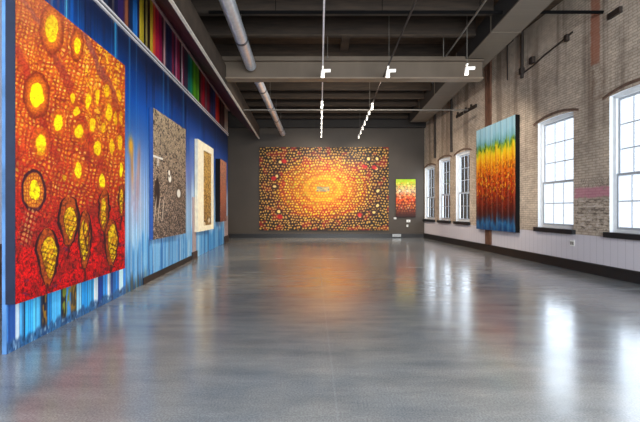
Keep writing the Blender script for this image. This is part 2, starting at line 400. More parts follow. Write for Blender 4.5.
# --- mural wall (a free-standing partition with a painted face)
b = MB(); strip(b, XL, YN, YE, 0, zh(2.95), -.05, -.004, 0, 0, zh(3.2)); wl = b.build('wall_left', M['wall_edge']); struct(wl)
def px_of(Y): return 320 + XL(Y)/Y*F                # used as the mural's own horizontal coordinate
def Y_of(px): return FH*1.953/((320-px)-30.2)
def trimh(Y): return np.interp(Y, [Y_of(96.6), Y_of(226)], [2.117, 2.35]) if False else 2.117 + (Y-Y_of(96.6))/(Y_of(226)-Y_of(96.6))*(2.35-2.117)
def mural():
    nx, nz = 640, 300
    px = np.linspace(px_of(YN), px_of(YE), nx); Y = Y_of(px)
    top = 2.95 + (Y-YN)/(YE-YN)*.25
    hz = np.linspace(0, 1, nz)
    Hh = -1 + (top[:, None]+1)*hz[None, :]
    PX = np.repeat(px[:, None], nz, 1); YY = np.repeat(Y[:, None], nz, 1)
    P = np.stack([-(1.953*H) - 30.2/F*YY, YY, H + Hh*H], -1)
    u = YY                                          # metres along wall
    th = trimh(YY); t = th - Hh
    # --- main field
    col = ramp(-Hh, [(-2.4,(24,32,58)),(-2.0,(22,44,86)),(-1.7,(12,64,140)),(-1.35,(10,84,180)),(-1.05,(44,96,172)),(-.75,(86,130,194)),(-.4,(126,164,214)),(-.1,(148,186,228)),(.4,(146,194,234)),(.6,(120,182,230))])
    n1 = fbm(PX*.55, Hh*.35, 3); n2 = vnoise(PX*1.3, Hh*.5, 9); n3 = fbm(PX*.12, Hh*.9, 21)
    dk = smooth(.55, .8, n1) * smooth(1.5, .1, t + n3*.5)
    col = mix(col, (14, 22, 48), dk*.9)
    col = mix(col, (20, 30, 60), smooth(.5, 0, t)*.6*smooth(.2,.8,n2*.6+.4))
    lt = smooth(.72, .9, vnoise(PX*1.1, Hh*.15, 31)) * smooth(2.2, .6, t)
    col = mix(col, (70, 160, 220), lt*.4)
    vio = smooth(.55, .8, fbm(PX*.07+3, Hh*.8, 50)) * smooth(.2,.8,Hh)*smooth(1.9,1.2,Hh)
    col = mix(col, (104, 120, 200), vio*.5)
    near = smooth(75, 45, PX)*smooth(1.2, 1.9, Hh)
    sn = hash2(np.floor(PX/2.2), 0*PX, 5)
    nc = ramp(sn, [(0,(24,20,44)),(.3,(70,40,84)),(.5,(20,60,90)),(.7,(40,48,110)),(.85,(120,60,60)),(1,(90,110,140))])
    col = mix(col, nc, near*.8)
    for (x, w, c, h0) in ((66.5,.8,(90,190,230),1.3),(115.5,1.1,(60,170,225),1.2),(72,1.5,(20,90,180),1.4),(88,2,(24,40,80),1.5),(104,1.2,(26,36,70),1.6)):
        col = mix(col, c, np.exp(-((PX-x)/w)**2)*.8*smooth(h0, h0+.3, Hh))
    # orange lamp-like plumes between the two near canvases
    z = 133 - PX
    g1 = np.exp(-(((PX-130.8)/2.2)**2 + ((Hh-.78)/.10)**2)); st = np.exp(-((PX-132.2-(.5-Hh)*2)/1.6)**2)*smooth(.05,.4,Hh)*smooth(.92,.7,Hh)
    col = mix(col, (196, 130, 60), st*.85); col = mix(col, (224, 160, 40), np.clip(g1*1.3,0,1)*.95)
    st2 = np.exp(-((PX-138.3+(Hh-.5)*-3)/1.7)**2)*smooth(-.1,.35,Hh)*smooth(1.0,.6,Hh)
    col = mix(col, (160, 104, 84), st2*.8)
    vs = fbm(PX*1.9, Hh*.8, 140, 2)-.5; vk = smooth(1.0,.3,Hh); col = col*(1+vs*.55*vk)[...,None]; col = mix(col, (226,234,244), smooth(.62,.8,vnoise(PX*1.4, Hh*1.1, 150))*.45*vk)
    hz2 = np.exp(-((PX-135)/6)**2)*smooth(-.35,.1,Hh)*smooth(.6,.2,Hh)*vnoise(PX*1.5,Hh*14,8)
    col = mix(col, (170, 150, 170), hz2*.9)
    # grassy fringe along the bottom
    cell = hash2(np.floor(PX*.9 + .6*vnoise(PX*.5, Hh*3, 2)), 0*PX, 71); hgt = -.62 + .3*vnoise(PX*.8, 0*PX, 77)
    fr = ramp(cell, [(0,(30,104,180)),(.25,(64,150,216)),(.5,(140,200,240)),(.7,(44,128,204)),(.85,(178,216,240)),(1,(24,66,130))])
    k = smooth(hgt+.1, hgt-.06, Hh)
    col = mix(col, fr, k*.85*smooth(122,128,PX))
    tip = smooth(-.76, -.93, Hh + .12*(vnoise(PX*1.2,0*PX,90)-.5))
    base = ramp(hash2(np.floor(PX*1.1), 0*PX, 13), [(0,(20,70,120)),(.4,(40,50,60)),(.7,(120,96,40)),(.85,(36,120,150)),(1,(30,36,60))])
    col = mix(col, base, tip*.8*smooth(122,128,PX)*smooth(152,140,PX))
    # book-like bands below the red canvas
    bands = [(0,8,(60,120,190)),(8,15.5,(40,80,150)),(15.5,19.5,(206,226,242)),(19.5,23.5,(70,150,206)),(23.5,25,(22,44,80)),(25,33,(52,156,218)),(33,40.5,(78,176,230)),(40.5,42,(40,70,110)),(42,47.5,(44,44,60)),(47.5,52,(44,140,210)),(52,61,(74,170,226)),(61,62.5,(20,40,70)),(62.5,66,(52,46,40)),(66,71,(60,130,190)),(71,76.5,(70,60,44)),(76.5,81,(140,200,240)),(81,88,(40,138,208)),(88,94,(60,160,222)),(94,98,(214,232,246)),(98,103,(26,60,130)),(103,107.5,(56,140,214)),(107.5,110.5,(216,234,246)),(110.5,113,(40,70,130)),(113,119,(44,124,206)),(119,123,(180,214,244)),(123,126,(40,120,200))]
    PXm = PX; m = smooth(127, 124.5, PX)*smooth(-.5, -.62, Hh)
    bc = np.zeros_like(col); 
    for a, c, rgb in bands: bc[(PX >= a) & (PX < c)] = rgb
    bc = bc*(.8+.55*vnoise(PX*1.3, Hh*2.5, 15))[..., None]
    gold = smooth(.5,.62,vnoise(PX*.9,Hh*18,4))*((PX>42.5)&(PX<47)|(PX>62.5)&(PX<71)|(PX>71)&(PX<76))*smooth(-.95,-.85,Hh)
    bc = mix(bc, (180,130,40), gold*.8); bc = mix(bc, (120,150,50), gold*((PX>62.5)&(PX<70))*.7)
    fl = -.945 + .05*vnoise(PX*.35, 0*PX, 61)
    ft = smooth(fl+.02, fl-.02, Hh)
    fc = ramp(fbm(PX*.9, Hh*22, 19), [(.2,(24,40,70)),(.45,(60,110,160)),(.6,(30,60,110)),(.8,(150,190,220))])
    bc = mix(bc, fc, ft*.85)
    col = mix(col, bc, m)
    # dark skirting band toward the far end of the first panel
    sk = smooth(140,148,PX)*smooth(191,190.4,PX)*smooth(-.905,-.92,Hh)
    col = mix(col, (34, 34, 46), sk)
    # --- frieze of coloured stripes above the rail
    fs = [(0,(30,30,60)),(97,(36,38,66)),(105,(48,60,84)),(108,(30,30,52)),(112,(74,70,80)),(114,(30,34,70)),(118,(54,40,92)),(123.5,(84,48,70)),(125,(156,92,66)),(128,(60,40,50)),(129.5,(24,50,90)),(133,(40,112,190)),(137.5,(24,34,74)),(139.5,(200,176,48)),(143.5,(30,26,16)),(145.5,(150,132,70)),(147.5,(40,26,20)),(150,(212,178,50)),(153,(220,80,46)),(155.5,(190,34,66)),(159,(150,26,72)),(162,(90,40,56)),(163.5,(198,150,150)),(165,(120,100,110)),(166,(40,44,80)),(172,(130,40,66)),(174,(50,40,70)),(175.5,(196,104,136)),(177,(150,38,72)),(179.5,(34,26,40)),(181.3,(206,176,184)),(182.6,(120,40,70)),(184,(62,48,70)),(188,(22,120,124)),(190.3,(30,150,110)),(192,(40,120,40)),(193.3,(104,176,34)),(195.5,(70,140,30)),(197,(110,176,50)),(199,(34,30,26)),(200.8,(140,50,60)),(202,(186,34,52)),(204,(150,30,50)),(205.5,(120,110,112)),(206.5,(130,36,52)),(209,(90,30,44)),(210.5,(40,48,92)),(213,(52,66,116)),(215.6,(212,56,40)),(217.5,(190,44,36)),(219.3,(40,22,24)),(221,(90,60,54)),(222.5,(60,30,36)),(224.6,(176,160,146)),(228.5,(0,0,0))]
    fcol = np.zeros_like(col)
    for q in range(len(fs)-1):
        mk = (PX >= fs[q][0]) & (PX < fs[q+1][0]); fcol[mk] = fs[q][1]
    fcol *= (.74+.6*fbm(PX*1.6, Hh*2.5, 40))[..., None]
    col = np.where((t < 0)[..., None], fcol, col)
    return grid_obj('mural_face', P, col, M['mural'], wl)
mural()
def railx(name, ya, yb, ha, hb, prof, mats):
    """moulding along the mural wall following its slightly rising line; prof = list of (dz0,dz1,d0,d1,mi)"""
    b = MB()
    for (z0, z1, d0, d1, mi) in prof: strip(b, XL, ya, yb, zh(ha)+z0, zh(ha)+z1, d0, d1, mi, zh(hb)+z0, zh(hb)+z1)
    return struct(b.build(name, mats))
railx('trim_1', YN, YE, float(trimh(YN)), float(trimh(YE)), [(-.055,-.02,0,.035,0),(-.02,.02,0,.015,1),(.02,.055,0,.035,0)], [M['rail'], M['rail_dark']])
railx('trim_2', YN, YE+.25, 2.93, 3.2, [(-.09,-.05,.0,.05,0),(-.05,-.02,0,.03,1),(-.02,.06,0,.09,0)], [M['cornice'], M['rail_dark']])
b = MB(); ya, yb = Y_of(192.0), Y_of(195.6)
strip(b, XL, ya, yb, .22, zh(.25), 0, .02); strip(b, XL, ya-.05, yb+.05, 0, .22, 0, .05, 1); struct(b.build('trim_3', [M['post'], M['brown_block']]))
b = MB(); ya, yb = Y_of(224.2), Y_of(227.6)
strip(b, XL, ya, yb, .3, zh(-.2), 0, .02); strip(b, XL, ya-.1, yb+.02, 0, .3, 0, .05, 1); struct(b.build('trim_4', [M['post'], M['brown_block']]))
b = MB(); ya, yb = Y_of(143), Y_of(191.2); strip(b, XL, ya, yb, 0, .13, .003, .02); struct(b.build('baseboard_left', M['dark_base']))

# --- ceiling steelwork
DXL = lambda Y: (2.74 + (Y/FH-.0146)/(.0340-.0146)*.24)*H      # left side of the rectangular duct
gi = 0
Yb = .0191*FH
jn = [.004,.006,.008,.0100,.0118,.0136,.0158,.0178,.0218,.0238,.0258,.0278,.0298,.0318,.0338]
for k, z in enumerate(jn):
    b = MB(); y = z*FH; x1 = DXL(y)-.03; hb = zh(3.1)
    b.box((-3.6, y-.03, hb), (x1, y+.03, ZC-.002)); b.box((-3.6, y-.06, hb-.03), (x1, y+.06, hb), 1)
    struct(b.build('ceiling_joist', [M['joist'], M['joist_hi'] if k % 2 else M['joist']]))
for (xa, w) in ((.66, .26), (-2.3, .05)):
    b = MB(); b.box((xa, YF+.1, ZC-.22), (xa+w, YB-.01, ZC-.001)); struct(b.build('ceiling_purlin', M['joist_hi']))
# big transverse beam
b = MB(); zb, zt = zh(2.48), zh(2.845); xa, xb = -1.87*H, 3.1*H
b.box((xa, Yb, zb+.04), (xb, Yb+.06, zt-.04)); b.box((xa, Yb-.10, zb), (xb, Yb+.20, zb+.04), 1); b.box((xa, Yb-.10, zt-.04), (xb, Yb+.20, zt), 0)
b.box((xa, Yb-.02, zt), (DXL(Yb)-.03, Yb+.06, zh(2.92)))
struct(b.build('ceiling_beam', [M['beam'], M['beam_lip']]))
# last beam in front of the back wall
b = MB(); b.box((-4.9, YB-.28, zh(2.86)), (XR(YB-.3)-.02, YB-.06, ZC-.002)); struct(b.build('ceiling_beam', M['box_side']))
# left girder: pale lower edge, tall side
def XG(Y): return (-1.683 + (Y/FH-.01122)/(.0333-.01122)*(-2.03+1.683))*H
b = MB(); y0, y1 = YF+.1, .0333*FH
strip(b, XG, y0, y1, zh(2.35), zh(2.35)+.03, -.03, .03, 0); strip(b, XG, y0, y1, zh(2.35)+.05, zh(2.75), -.02, .02, 1)
struct(b.build('ceiling_girder', [M['lip'], M['joist_hi']]))
# sloping soffit between cornice and girder
b = MB(); ya, yb = YN, .0333*FH
def cz(Y): return zh(2.93 + (Y-YN)/(YE+.25-YN)*.27)-.02
b.hexa([(XL(ya)+.02, ya, cz(ya)), (XG(ya)-.035, ya, zh(2.37)), (XG(yb)-.035, yb, zh(2.37)), (XL(yb)+.02, yb, cz(yb)),
        (XL(ya)+.02, ya, cz(ya)+.06), (XG(ya)-.035, ya, zh(2.37)+.06), (XG(yb)-.035, yb, zh(2.37)+.06), (XL(yb)+.02, yb, cz(yb)+.06)])
struct(b.build('ceiling_soffit', M['maroon']))

# ------------------------------------------------------------------ ducts, pipes
def XD(Y): return 3.5*H + (-12.7/F)*0 + (Y/FH-.0146)/(.0333-.0146)*(0.0)*H
def boxduct():
    root = empty('rectangular_duct', 'long grey rectangular duct hung under the roof beside the brick wall', 'duct', (3.2*H, 8, zh(2.86)))
    y0, y1 = YF+.3, .0332*FH
    xl = lambda Y: (2.74 + (Y/FH-.0146)/(.0340-.0146)*.24)*H
    xr = lambda Y: (3.21 + (Y/FH-.0146)/(.0333-.0146)*.30)*H
    zu, zt = zh(2.86), zh(3.22)
    def seg(mb, ya, yb, za, zc, grow=0, mi=0):
        mb.hexa([(xl(ya)-grow, ya, za), (xr(ya)+grow, ya, za), (xr(yb)+grow, yb, za), (xl(yb)-grow, yb, za),
                 (xl(ya)-grow, ya, zc), (xr(ya)+grow, ya, zc), (xr(yb)+grow, yb, zc), (xl(yb)-grow, yb, zc)], mi)
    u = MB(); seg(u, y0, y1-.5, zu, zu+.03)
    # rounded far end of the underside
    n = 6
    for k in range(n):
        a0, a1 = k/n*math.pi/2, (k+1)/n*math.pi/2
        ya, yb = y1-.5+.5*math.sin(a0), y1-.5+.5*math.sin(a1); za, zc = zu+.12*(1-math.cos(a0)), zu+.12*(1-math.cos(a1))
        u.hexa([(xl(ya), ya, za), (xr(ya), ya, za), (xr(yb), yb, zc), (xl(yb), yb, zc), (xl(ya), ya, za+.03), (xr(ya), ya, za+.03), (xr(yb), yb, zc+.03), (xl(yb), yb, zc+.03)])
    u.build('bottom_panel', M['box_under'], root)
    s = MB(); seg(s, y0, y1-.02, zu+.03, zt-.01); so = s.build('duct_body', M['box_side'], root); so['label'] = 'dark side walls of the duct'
    for y in np.arange(1.5, y1-.8, 2.4):
        f = MB(); seg(f, y, y+.04, zu-.012, zt, .012); f.build('flange', M['box_under'], root)
boxduct()
def spiral(label, p0, p1, r, ncol):
    root = empty('spiral_duct', label, 'duct', p0)
    p0, p1 = Vector(p0), Vector(p1); Ld = (p1-p0).length; n = int(Ld/.06)
    pts = [p0 + (p1-p0)*k/n for k in range(n+1)]; rr = [r*(1.012 if k % 3 == 0 else 1.0) for k in range(n+1)]
    b = MB(); b.tube(pts, rr, 28); b.build('duct_pipe', M['zinc'], root)
    for k in range(ncol):
        q = p0 + (p1-p0)*((k+.5)/ncol); d = (p1-p0).normalized()
        c = MB(); c.tube([q-d*.05, q-d*.045, q+d*.045, q+d*.05], [r*1.0, r*1.05, r*1.05, r*1.0], 28); c.build('collar', M['zinc_seam'], root)
        s = MB(); s.tube([q+Vector((0,0,r)), Vector((q.x, q.y, ZC-.23))], .008, 6); s.build('hanger_rod', M['conduit'], root)
hd = 2.70
def pt(px, py, Yd): return ((px-320)/F*Yd, Yd, H + (HZ-py)/F*Yd)
Zd = hd*H
spiral('galvanized round spiral duct nearer the camera, ending at the grey cross beam', (-1.34, -2.5, H+Zd), (-68.5*.0189*H, .0189*FH-.12, H+Zd-.02), .1*H, 4)
spiral('thinner galvanized round duct beyond the grey cross beam, running toward the back wall', (-62.5*.0201*H, .0201*FH, H+2.62*H), (-36.8*.0340*H, .0336*FH, H+2.55*H), .085*H, 4)

root = empty('sprinkler_pipe', 'thin black iron pipe crossing the room below the roof, before the cross beam', 'pipe', (0, .0150*FH, zh(2.96)))
b = MB(); yp = .0150*FH; b.tube([(-2.5, yp, zh(2.96)), (DXL(yp)-.02, yp, zh(2.96))], .035, 10); b.tube([((3.21+(yp/FH-.0146)*16)*H+.03, yp, zh(2.96)), (XR(yp)-.01, yp, zh(2.96))], .035, 10); b.build('pipe', M['pipe'], root)
for x in (-1.0, 1.4, 3.6):
    c = MB(); c.tube([(x, yp, zh(2.96)+.03), (x, yp, ZC-.23)], .008, 6); c.build('hanger_rod', M['pipe'], root)
yp2 = .0243*FH
b = MB(); b.tube([(XG(yp2)+.05, yp2, zh(2.42)), (XR(yp2)-.6, yp2, zh(2.42))], .022, 8); tag(b.build('pipe', M['conduit']), 'slim grey pipe crossing the room behind the cross beam', 'pipe')
# hanging rod and a ceiling conduit on the right
b = MB(); p = pt(443.5, 57, Yb-.3); b.tube([p, (p[0], p[1], ZC-.002)], .014, 8); tag(b.build('hanging_rod', M['conduit']), 'straight steel rod hanging from the roof to the cross beam, right of centre', 'rod')
b = MB(); p = pt(446, 56, Yb-.15); q = pt(500, -20, .0121*FH); b.tube([p, q], .022, 8); tag(b.build('conduit', M['conduit']), 'grey conduit under the roof slanting past the hanging rod', 'conduit')
b = MB(); p = pt(327.5, 57, .0178*FH); b.tube([p, (p[0], p[1], ZC-.002)], .007, 6); b.tube([(p[0],p[1],p[2]-.03), (p[0],p[1],p[2]+.03)], .02, 8); tag(b.build('suspension_cable', M['conduit']), 'thin suspension cable beside the left lighting track', 'cable')

# ------------------------------------------------------------------ track lights
ht = 2.50
TR = {'left': lambda Y: .045*H if False else (3.2*.0175 - (Y/FH-.0175)*1.2/1)*0 + .055*H*(1-(Y/FH)/.12), 
      'right': lambda Y: (68*.0175 + (Y/FH-.0175)*6.0)*H}
def Xt(side, Y):
    if side == 'left': return .050*H
    return (1.19 + (Y/FH-.0175)*7.0)*H
for side in ('left', 'right'):
    r = MB(); y0, y1 = 3.0, .0340*FH
    def pr(Y, dx, dz): return (Xt(side, Y)+dx, Y, zh(ht)+dz)
    r.hexa([pr(y0,-.017,.0), pr(y0,.017,.0), pr(y1,.017,.0), pr(y1,-.017,.0), pr(y0,-.017,.03), pr(y0,.017,.03), pr(y1,.017,.03), pr(y1,-.017,.03)])
    root = empty('lighting_track', 'thin white lighting track hung along the room, the %s one of two' % side, 'track', pr(y0, 0, 0))
    r.build('rail', M['rail'] if side == 'left' else M['dark_conduit'], root)
    for y in (6, 9.3, 13.5, 17.5):
        c = MB(); c.tube([pr(y, 0, .03), (Xt(side, y), y, ZC-.002)], .006, 6); c.build('suspension_wire', M['conduit'], root)
def make_light(loc, label, group, s=1.0, turn=1):
    root = empty('track_spotlight', label, 'spotlight', loc, group)
    x, y, z = loc
    a = MB(); a.box((x-.02*s, y-.045*s, z-.035*s), (x+.02*s, y+.045*s, z)); a.tube([(x, y, z-.035*s), (x, y, z-.09*s)], .011*s, 8); a.build('stem', M['lamp_body'], root)
    k = MB(); k.tube([(x-.03*s*turn, y, z-.11*s), (x+.20*s*turn, y+.01, z-.10*s)], [.043*s, .043*s], 14); k.build('driver_housing', M['lamp_body'], root)
    h = MB(); h.tube([(x, y, z-.09*s), (x, y, z-.12*s), (x-.005*turn, y+.02*s, z-.25*s), (x-.005*turn, y+.021*s, z-.26*s)], [.025*s, .048*s, .055*s, .05*s], 16); ho = h.build('lamp_head', M['lamp_body'], root)
    g = MB(); g.tube([(x-.005*turn, y+.0215*s, z-.258*s), (x-.005*turn, y+.022*s, z-.268*s)], .048*s, 16); g.build('lens', M['lamp'], ho)
    return root
def copy_tree(o, parent=None):
    c = o.copy(); C.objects.link(c)
    if parent: c.parent = parent; c.matrix_parent_inverse = o.matrix_parent_inverse.copy()
    for ch in list(o.children): copy_tree(ch, c)
    return c
ords = ['nearest the camera', 'second from the camera', 'third from the camera', 'fourth from the camera', 'fifth from the camera', 'sixth from the camera', 'seventh from the camera', 'farthest, next to the back wall']
ysL = [.0175, .0231, .0247, .0262, .0278, .0294, .0311, .0330]
for side in ('left', 'right'):
    proto = make_light((Xt(side, ysL[0]*FH), ysL[0]*FH, zh(ht)), 'white track spotlight on the %s lighting track, %s' % (side, ords[0]), 'spotlights on the %s lighting track' % side, 1.0)
    for k, zz in enumerate(ysL[1:]):
        zz = zz + (.0004 if side == 'right' else 0)
        o = copy_tree(proto); o.location = (Xt(side, zz*FH), zz*FH, zh(ht)); o['label'] = 'white track spotlight on the %s lighting track, %s' % (side, ords[k+1])
        o.rotation_euler = (0, 0, [1.4, 1.75, 1.3, 1.6, 1.8, 1.45, 1.65][k]); o.scale = (.85,)*3 if k < 1 else (.66,)*3
p = pt(467, 64, .0172*FH)
make_light(p, 'white spotlight on its own stem, rightmost before the cross beam', 'spotlights on the right wall', 1.0)
b = MB(); b.tube([p, (p[0], p[1], ZC-.002)], .012, 8); tag(b.build('drop_rod', M['conduit']), 'short drop rod holding the rightmost spotlight below the roof', 'rod')

# ------------------------------------------------------------------ paintings
def slab(root, name, mat, A, B, z0, z1, nrm, d0, d1, ins=0):
    """box behind the painted face: A,B = (X,Y) ends of the face, nrm = unit normal into the room"""
    b = MB(); ax, ay = A; bx_, by = B; nx, ny = nrm
    P = lambda p, z, d: (p[0]+nx*d, p[1]+ny*d, z)
    b.hexa([P(A,z0,d0), P(B,z0,d0), P(B,z0,d1), P(A,z0,d1), P(A,z1,d0), P(B,z1,d0), P(B,z1,d1), P(A,z1,d1)])
    return b.build(name, mat, root)
def painting(label, A, B, z0, z1, colfn, nu, nv, thick, edge_mat, edge_label, bulge=None, hidden_d=0):
    """A->B left to right as seen; colfn(u,v) u,v in 0..1, v up"""
    A = Vector(A); B = Vector(B); d = (B-A).normalized(); nrm = Vector((d.y, -d.x))
    root = empty('abstract_painting', label, 'painting', ((A.x+B.x)/2, (A.y+B.y)/2, z0))
    u = np.linspace(0, 1, nu)[:, None]*np.ones((1, nv)); v = np.ones((nu, 1))*np.linspace(0, 1, nv)[None, :]
    P = np.stack([A.x+(B.x-A.x)*u, A.y+(B.y-A.y)*u, z0+(z1-z0)*v], -1)
    grid_obj('canvas', P, colfn(u, v), M['paint'], root)
    e = slab(root, 'stretcher', edge_mat, A, B, z0, z1, nrm, -thick, -.003); e['label'] = edge_label
    return root, A, B, nrm
def lwall(px, t): Z = (1.953-t)/((320-px)-30.2)*FH; return ((px-320)/F*Z, Z)
def rwall(px, t): Z = (4.668-t)/((px-320)+27.9)*FH; return ((px-320)/F*Z, Z)

# 1. big red and orange canvas
A = lwall(15.5, .07); B = lwall(125, .12); RB, RT = -.652, 1.60
def red(u, v):
    Aq, Bq = Vector(A), Vector(B); X = A[0]+(B[0]-A[0])*u; Y = A[1]+(B[1]-A[1])*u; h = RB+(RT-RB)*v
    sx = 320+X/Y*F; sy = HZ-h*H/Y*F
    jx = fbm(sx*.16, sy*.12, 101)-.5; jy = fbm(sx*.15, sy*.13, 105)-.5; sx = sx+3.2*jx; sy = sy+3.5*jy    # design grid of the canvas
    sc = Y/A[1]                                      # keeps motifs in proportion
    w1 = fbm(sx*.05, sy*.03, 1); w2 = fbm(sx*.04, sy*.05, 2)
    col = ramp(v, [(0,(206,14,20)),(.12,(220,22,20)),(.25,(198,26,22)),(.38,(200,44,22)),(.55,(206,74,28)),(.8,(208,100,34)),(1,(196,92,44))])
    col = mix(col, (120, 34, 28), smooth(.5,.75,fbm(sx*.12,sy*.08,7))*.6)
    col = mix(col, (236, 130, 30), smooth(.52,.72,fbm(sx*.09+9,sy*.05,8))*.55*smooth(.3,.6,v))
    # netted cells that stream down the cloth
    fx = 10.5*np.log1p(np.maximum(sx-2,0)/18)+w1*1.5 ; 
    cu = (sx + (sy-90)*.18 + 9*w1)*.62; cv = (sy - sx*.30 + 10*w2)*.50
    cell = np.abs(np.sin(cu*1.2))*np.abs(np.sin(cv*1.5))
    netm = smooth(.22, .42, v + .25*(w1-.5))*smooth(.34,.52,fbm(sx*.045+5,sy*.03,11)+.12)
    col = mix(col, (150, 44, 22), netm*.45)
    bright = ramp(vnoise(sx*.3,sy*.3,5), [(0,(232,120,20)),(.5,(246,178,40)),(1,(252,214,110))])
    m = smooth(.35,.85,cell)*netm*(.35+.65*vnoise(sx*.35,sy*.3,55))
    col = col*(1-m[...,None]) + bright*m[...,None]
    for (x0, sl) in ((88,0),(98,0),(108,0),(117,0)):
        mm = np.exp(-((sx-x0-2*np.sin(sy*.08+x0))/2.3)**2)*smooth(150,135,sy)*smooth(.3,.7,vnoise(sx*.9,sy*.55,17))
        col = mix(col, (250, 190, 36), mm*.85)
    # fine dark crackle low down
    ck = np.abs(fbm(sx*.42, sy*.20, 23)-.5); col = mix(col, (70, 8, 16), smooth(.06,.015,ck)*.75*smooth(.42,.2,v))
    col = mix(col, (60, 40, 90), smooth(.68,.8,fbm(sx*.2,sy*.2,29))*.5*smooth(.35,.1,v))
    # ringed halos around the eyes
    dm = np.full(sx.shape, 99.); 
    for (x, y, rx, ry) in ((52,29,6.2,13.5),(36.5,95,6.8,12),(77,46,3.4,8.5),(58.5,122,5,9),(41,143,6,10),(79.5,132,5,8),(97.5,148,5,9),(78,170,5,10),(102.5,181,4,9),(33,191,9,15)):
        dm = np.minimum(dm, np.sqrt(((sx-x)/rx)**2+((sy-y)/ry)**2))
    dmw = dm + .5*(fbm(sx*.12, sy*.1, 70)-.5)
    ring = smooth(.35, .85, np.sin(dmw*7.5))*smooth(3.6, 2.4, dm)*smooth(1.2,1.7,dm)
    col = mix(col, (128, 30, 24), ring*.5)
    fl = np.sin((sx*.16 - sy*.055 + 2.5*w1 + 3*np.exp(-sy/40.)))
    col = mix(col, (150, 34, 26), smooth(.72,.95,fl)*.65*smooth(.3,.5,v)); col = mix(col, (120,86,78), smooth(.75,.97,fl)*.5*smooth(.7,.95,v))
    # eyes and drops
    def ell(x, y, rx, ry): return np.sqrt(((sx-x)/rx)**2+((sy-y)/ry)**2)
    def drop(x, y, rx, up, dn):                       # round top, pointed foot
        q = np.where(sy < y, (y-sy)/up, (sy-y)/dn); ww = np.where(sy < y, np.sqrt(np.clip(1-q*q,0,1)), np.clip(1-q**1.5,0,1)**.72)
        return np.where(q < 1, np.abs(sx-x)/np.maximum(rx*ww, 1e-3), 9)
    for (x, y, rx, ry) in ((52,29,6.2,13.5),(36.5,95,6.8,12),(77,46,3.4,8.5)):
        e = ell(x, y, rx, ry); col = mix(col, (150, 56, 22), smooth(2.1,1.7,e)*.8); col = mix(col, (214, 110, 20), smooth(1.75,1.2,e)*.8)
        col = mix(col, (120, 40, 20), smooth(.25,.05,np.abs(e-1.9))*.6); col = mix(col, (255, 226, 8), smooth(1.08,.92,e))
    for (x, y, rx, ry, k) in ((58.5,122.5,4.4,8.6,1),(41,143.5,5.3,9.3,1),(73,99,3,5,.8),(76,111,3.2,5,.8),(88,101,2.8,8,.8),(98,97,2.4,7,.7),(79.5,132,4.4,6.6,.85),(93,125,3.3,7,.8),(97.5,148,3.8,7,.9),(109,112,2.6,9,.75),(112,146,2.6,8,.7),(119,95,2.3,6,.6),(107,91,2.5,6,.6),(120,143,2.2,8,.7),(78,170.5,3.9,8.2,1),(102.5,181,2.8,7,1),(121,170.5,1.8,7,1),(41,152,4,4,.4),(64.5,178,2.4,2.6,.6),(103,128,2,5,.6),(115,118,2,7,.6),(121,118,1.8,7,.5)):
        e = ell(x, y, rx, ry); col = mix(col, (190, 84, 18), smooth(1.9,1.3,e)*.6*k); col = mix(col, (255, 216, 10), smooth(1.12,.85,e)*k)
    e = ell(34, 191, 12.5, 21); col = mix(col, (60, 22, 34), smooth(1.06,.98,e)); col = mix(col, (178, 84, 26), smooth(.88,.8,e))
    d = (np.abs(np.sin(sx*1.3))*np.abs(np.sin(sy*.8))); col = mix(col, (236, 160, 40), smooth(.4,.7,d)*smooth(.84,.74,e)*.8); col = mix(col, (255, 226, 10), smooth(1.05,.9,ell(35,190.5,5.2,10)))
    for (x, y, rx, up, dn, ix, iy, irx, iu, idn) in ((47.5,249,12,21,38,49.5,251,7.6,15,28),(68.5,217,11,21,32,70,219,6.4,12,20),(85,234,7.6,24,38,84.5,236,5,17,25),(111,241,7.5,22,28,112.5,242,5,17,20),(86.5,227,4,9,14,86,228,2.4,6,9),(104,208,6,18,26,104,212,3.2,14,16),(121,200,4,16,20,121,200,2,12,14)):
        e = drop(x, y, rx, up, dn); col = mix(col, (44, 12, 20), smooth(1.06,.98,e)); col = mix(col, (176, 74, 24), smooth(.84,.70,e)); col = mix(col, (110,40,20), smooth(.5,.62,vnoise(sx*.8,sy*.6,91))*smooth(.84,.7,e)*.6)
        st = np.exp(-((sx-x)/1.1)**2)*((sy > y+dn-4) & (sy < y+dn+10)); col = mix(col, (50, 10, 18), st*.8)
        e = drop(ix, iy, irx, iu, idn); col = mix(col, (70, 30, 10), smooth(1.12,1,e)); col = mix(col, (244, 196, 20), smooth(1.0,.88,e))
        d = np.abs(np.sin(sx*.95+sy*.4))*np.abs(np.sin(sy*.62-sx*.2)); col = mix(col, (90, 50, 10), smooth(.42,.15,d)*smooth(1,.9,e)*.8*smooth(iy-iu*.6, iy+2, sy)); col = mix(col, (190,110,16), smooth(.45,.7,vnoise(sx*.5,sy*.4,95))*smooth(1,.9,e)*.6)
    # braid at lower left
    bm_ = np.exp(-((sx-(31-(sy-212)*.22))/7)**2)*smooth(206,212,sy)*smooth(252,236,sy)
    d = np.abs(np.sin((sx+sy*.25)*.75))*np.abs(np.sin((sy-sx*.6)*.55)); col = mix(col, (110, 16, 22), bm_*.6); col = mix(col, (226, 160, 84), smooth(.3,.7,d)*bm_*.85)
    col = mix(col, (150,90,66), smooth(70,5,sy)*.5)
    sp = fbm(sx*.55, sy*.5, 81); col = mix(col, (60,18,20), smooth(.56,.72,sp)*.45*smooth(.5,.25,v)); col = col*(.80+.36*vnoise(sx*.8, sy*.8, 83))[...,None]
    return col
painting('huge red and orange canvas with yellow eye shapes, nearest on the blue mural wall', A, B, zh(RB), zh(RT), red, 360, 560, .10, M['navy'], 'dark navy canvas edge')

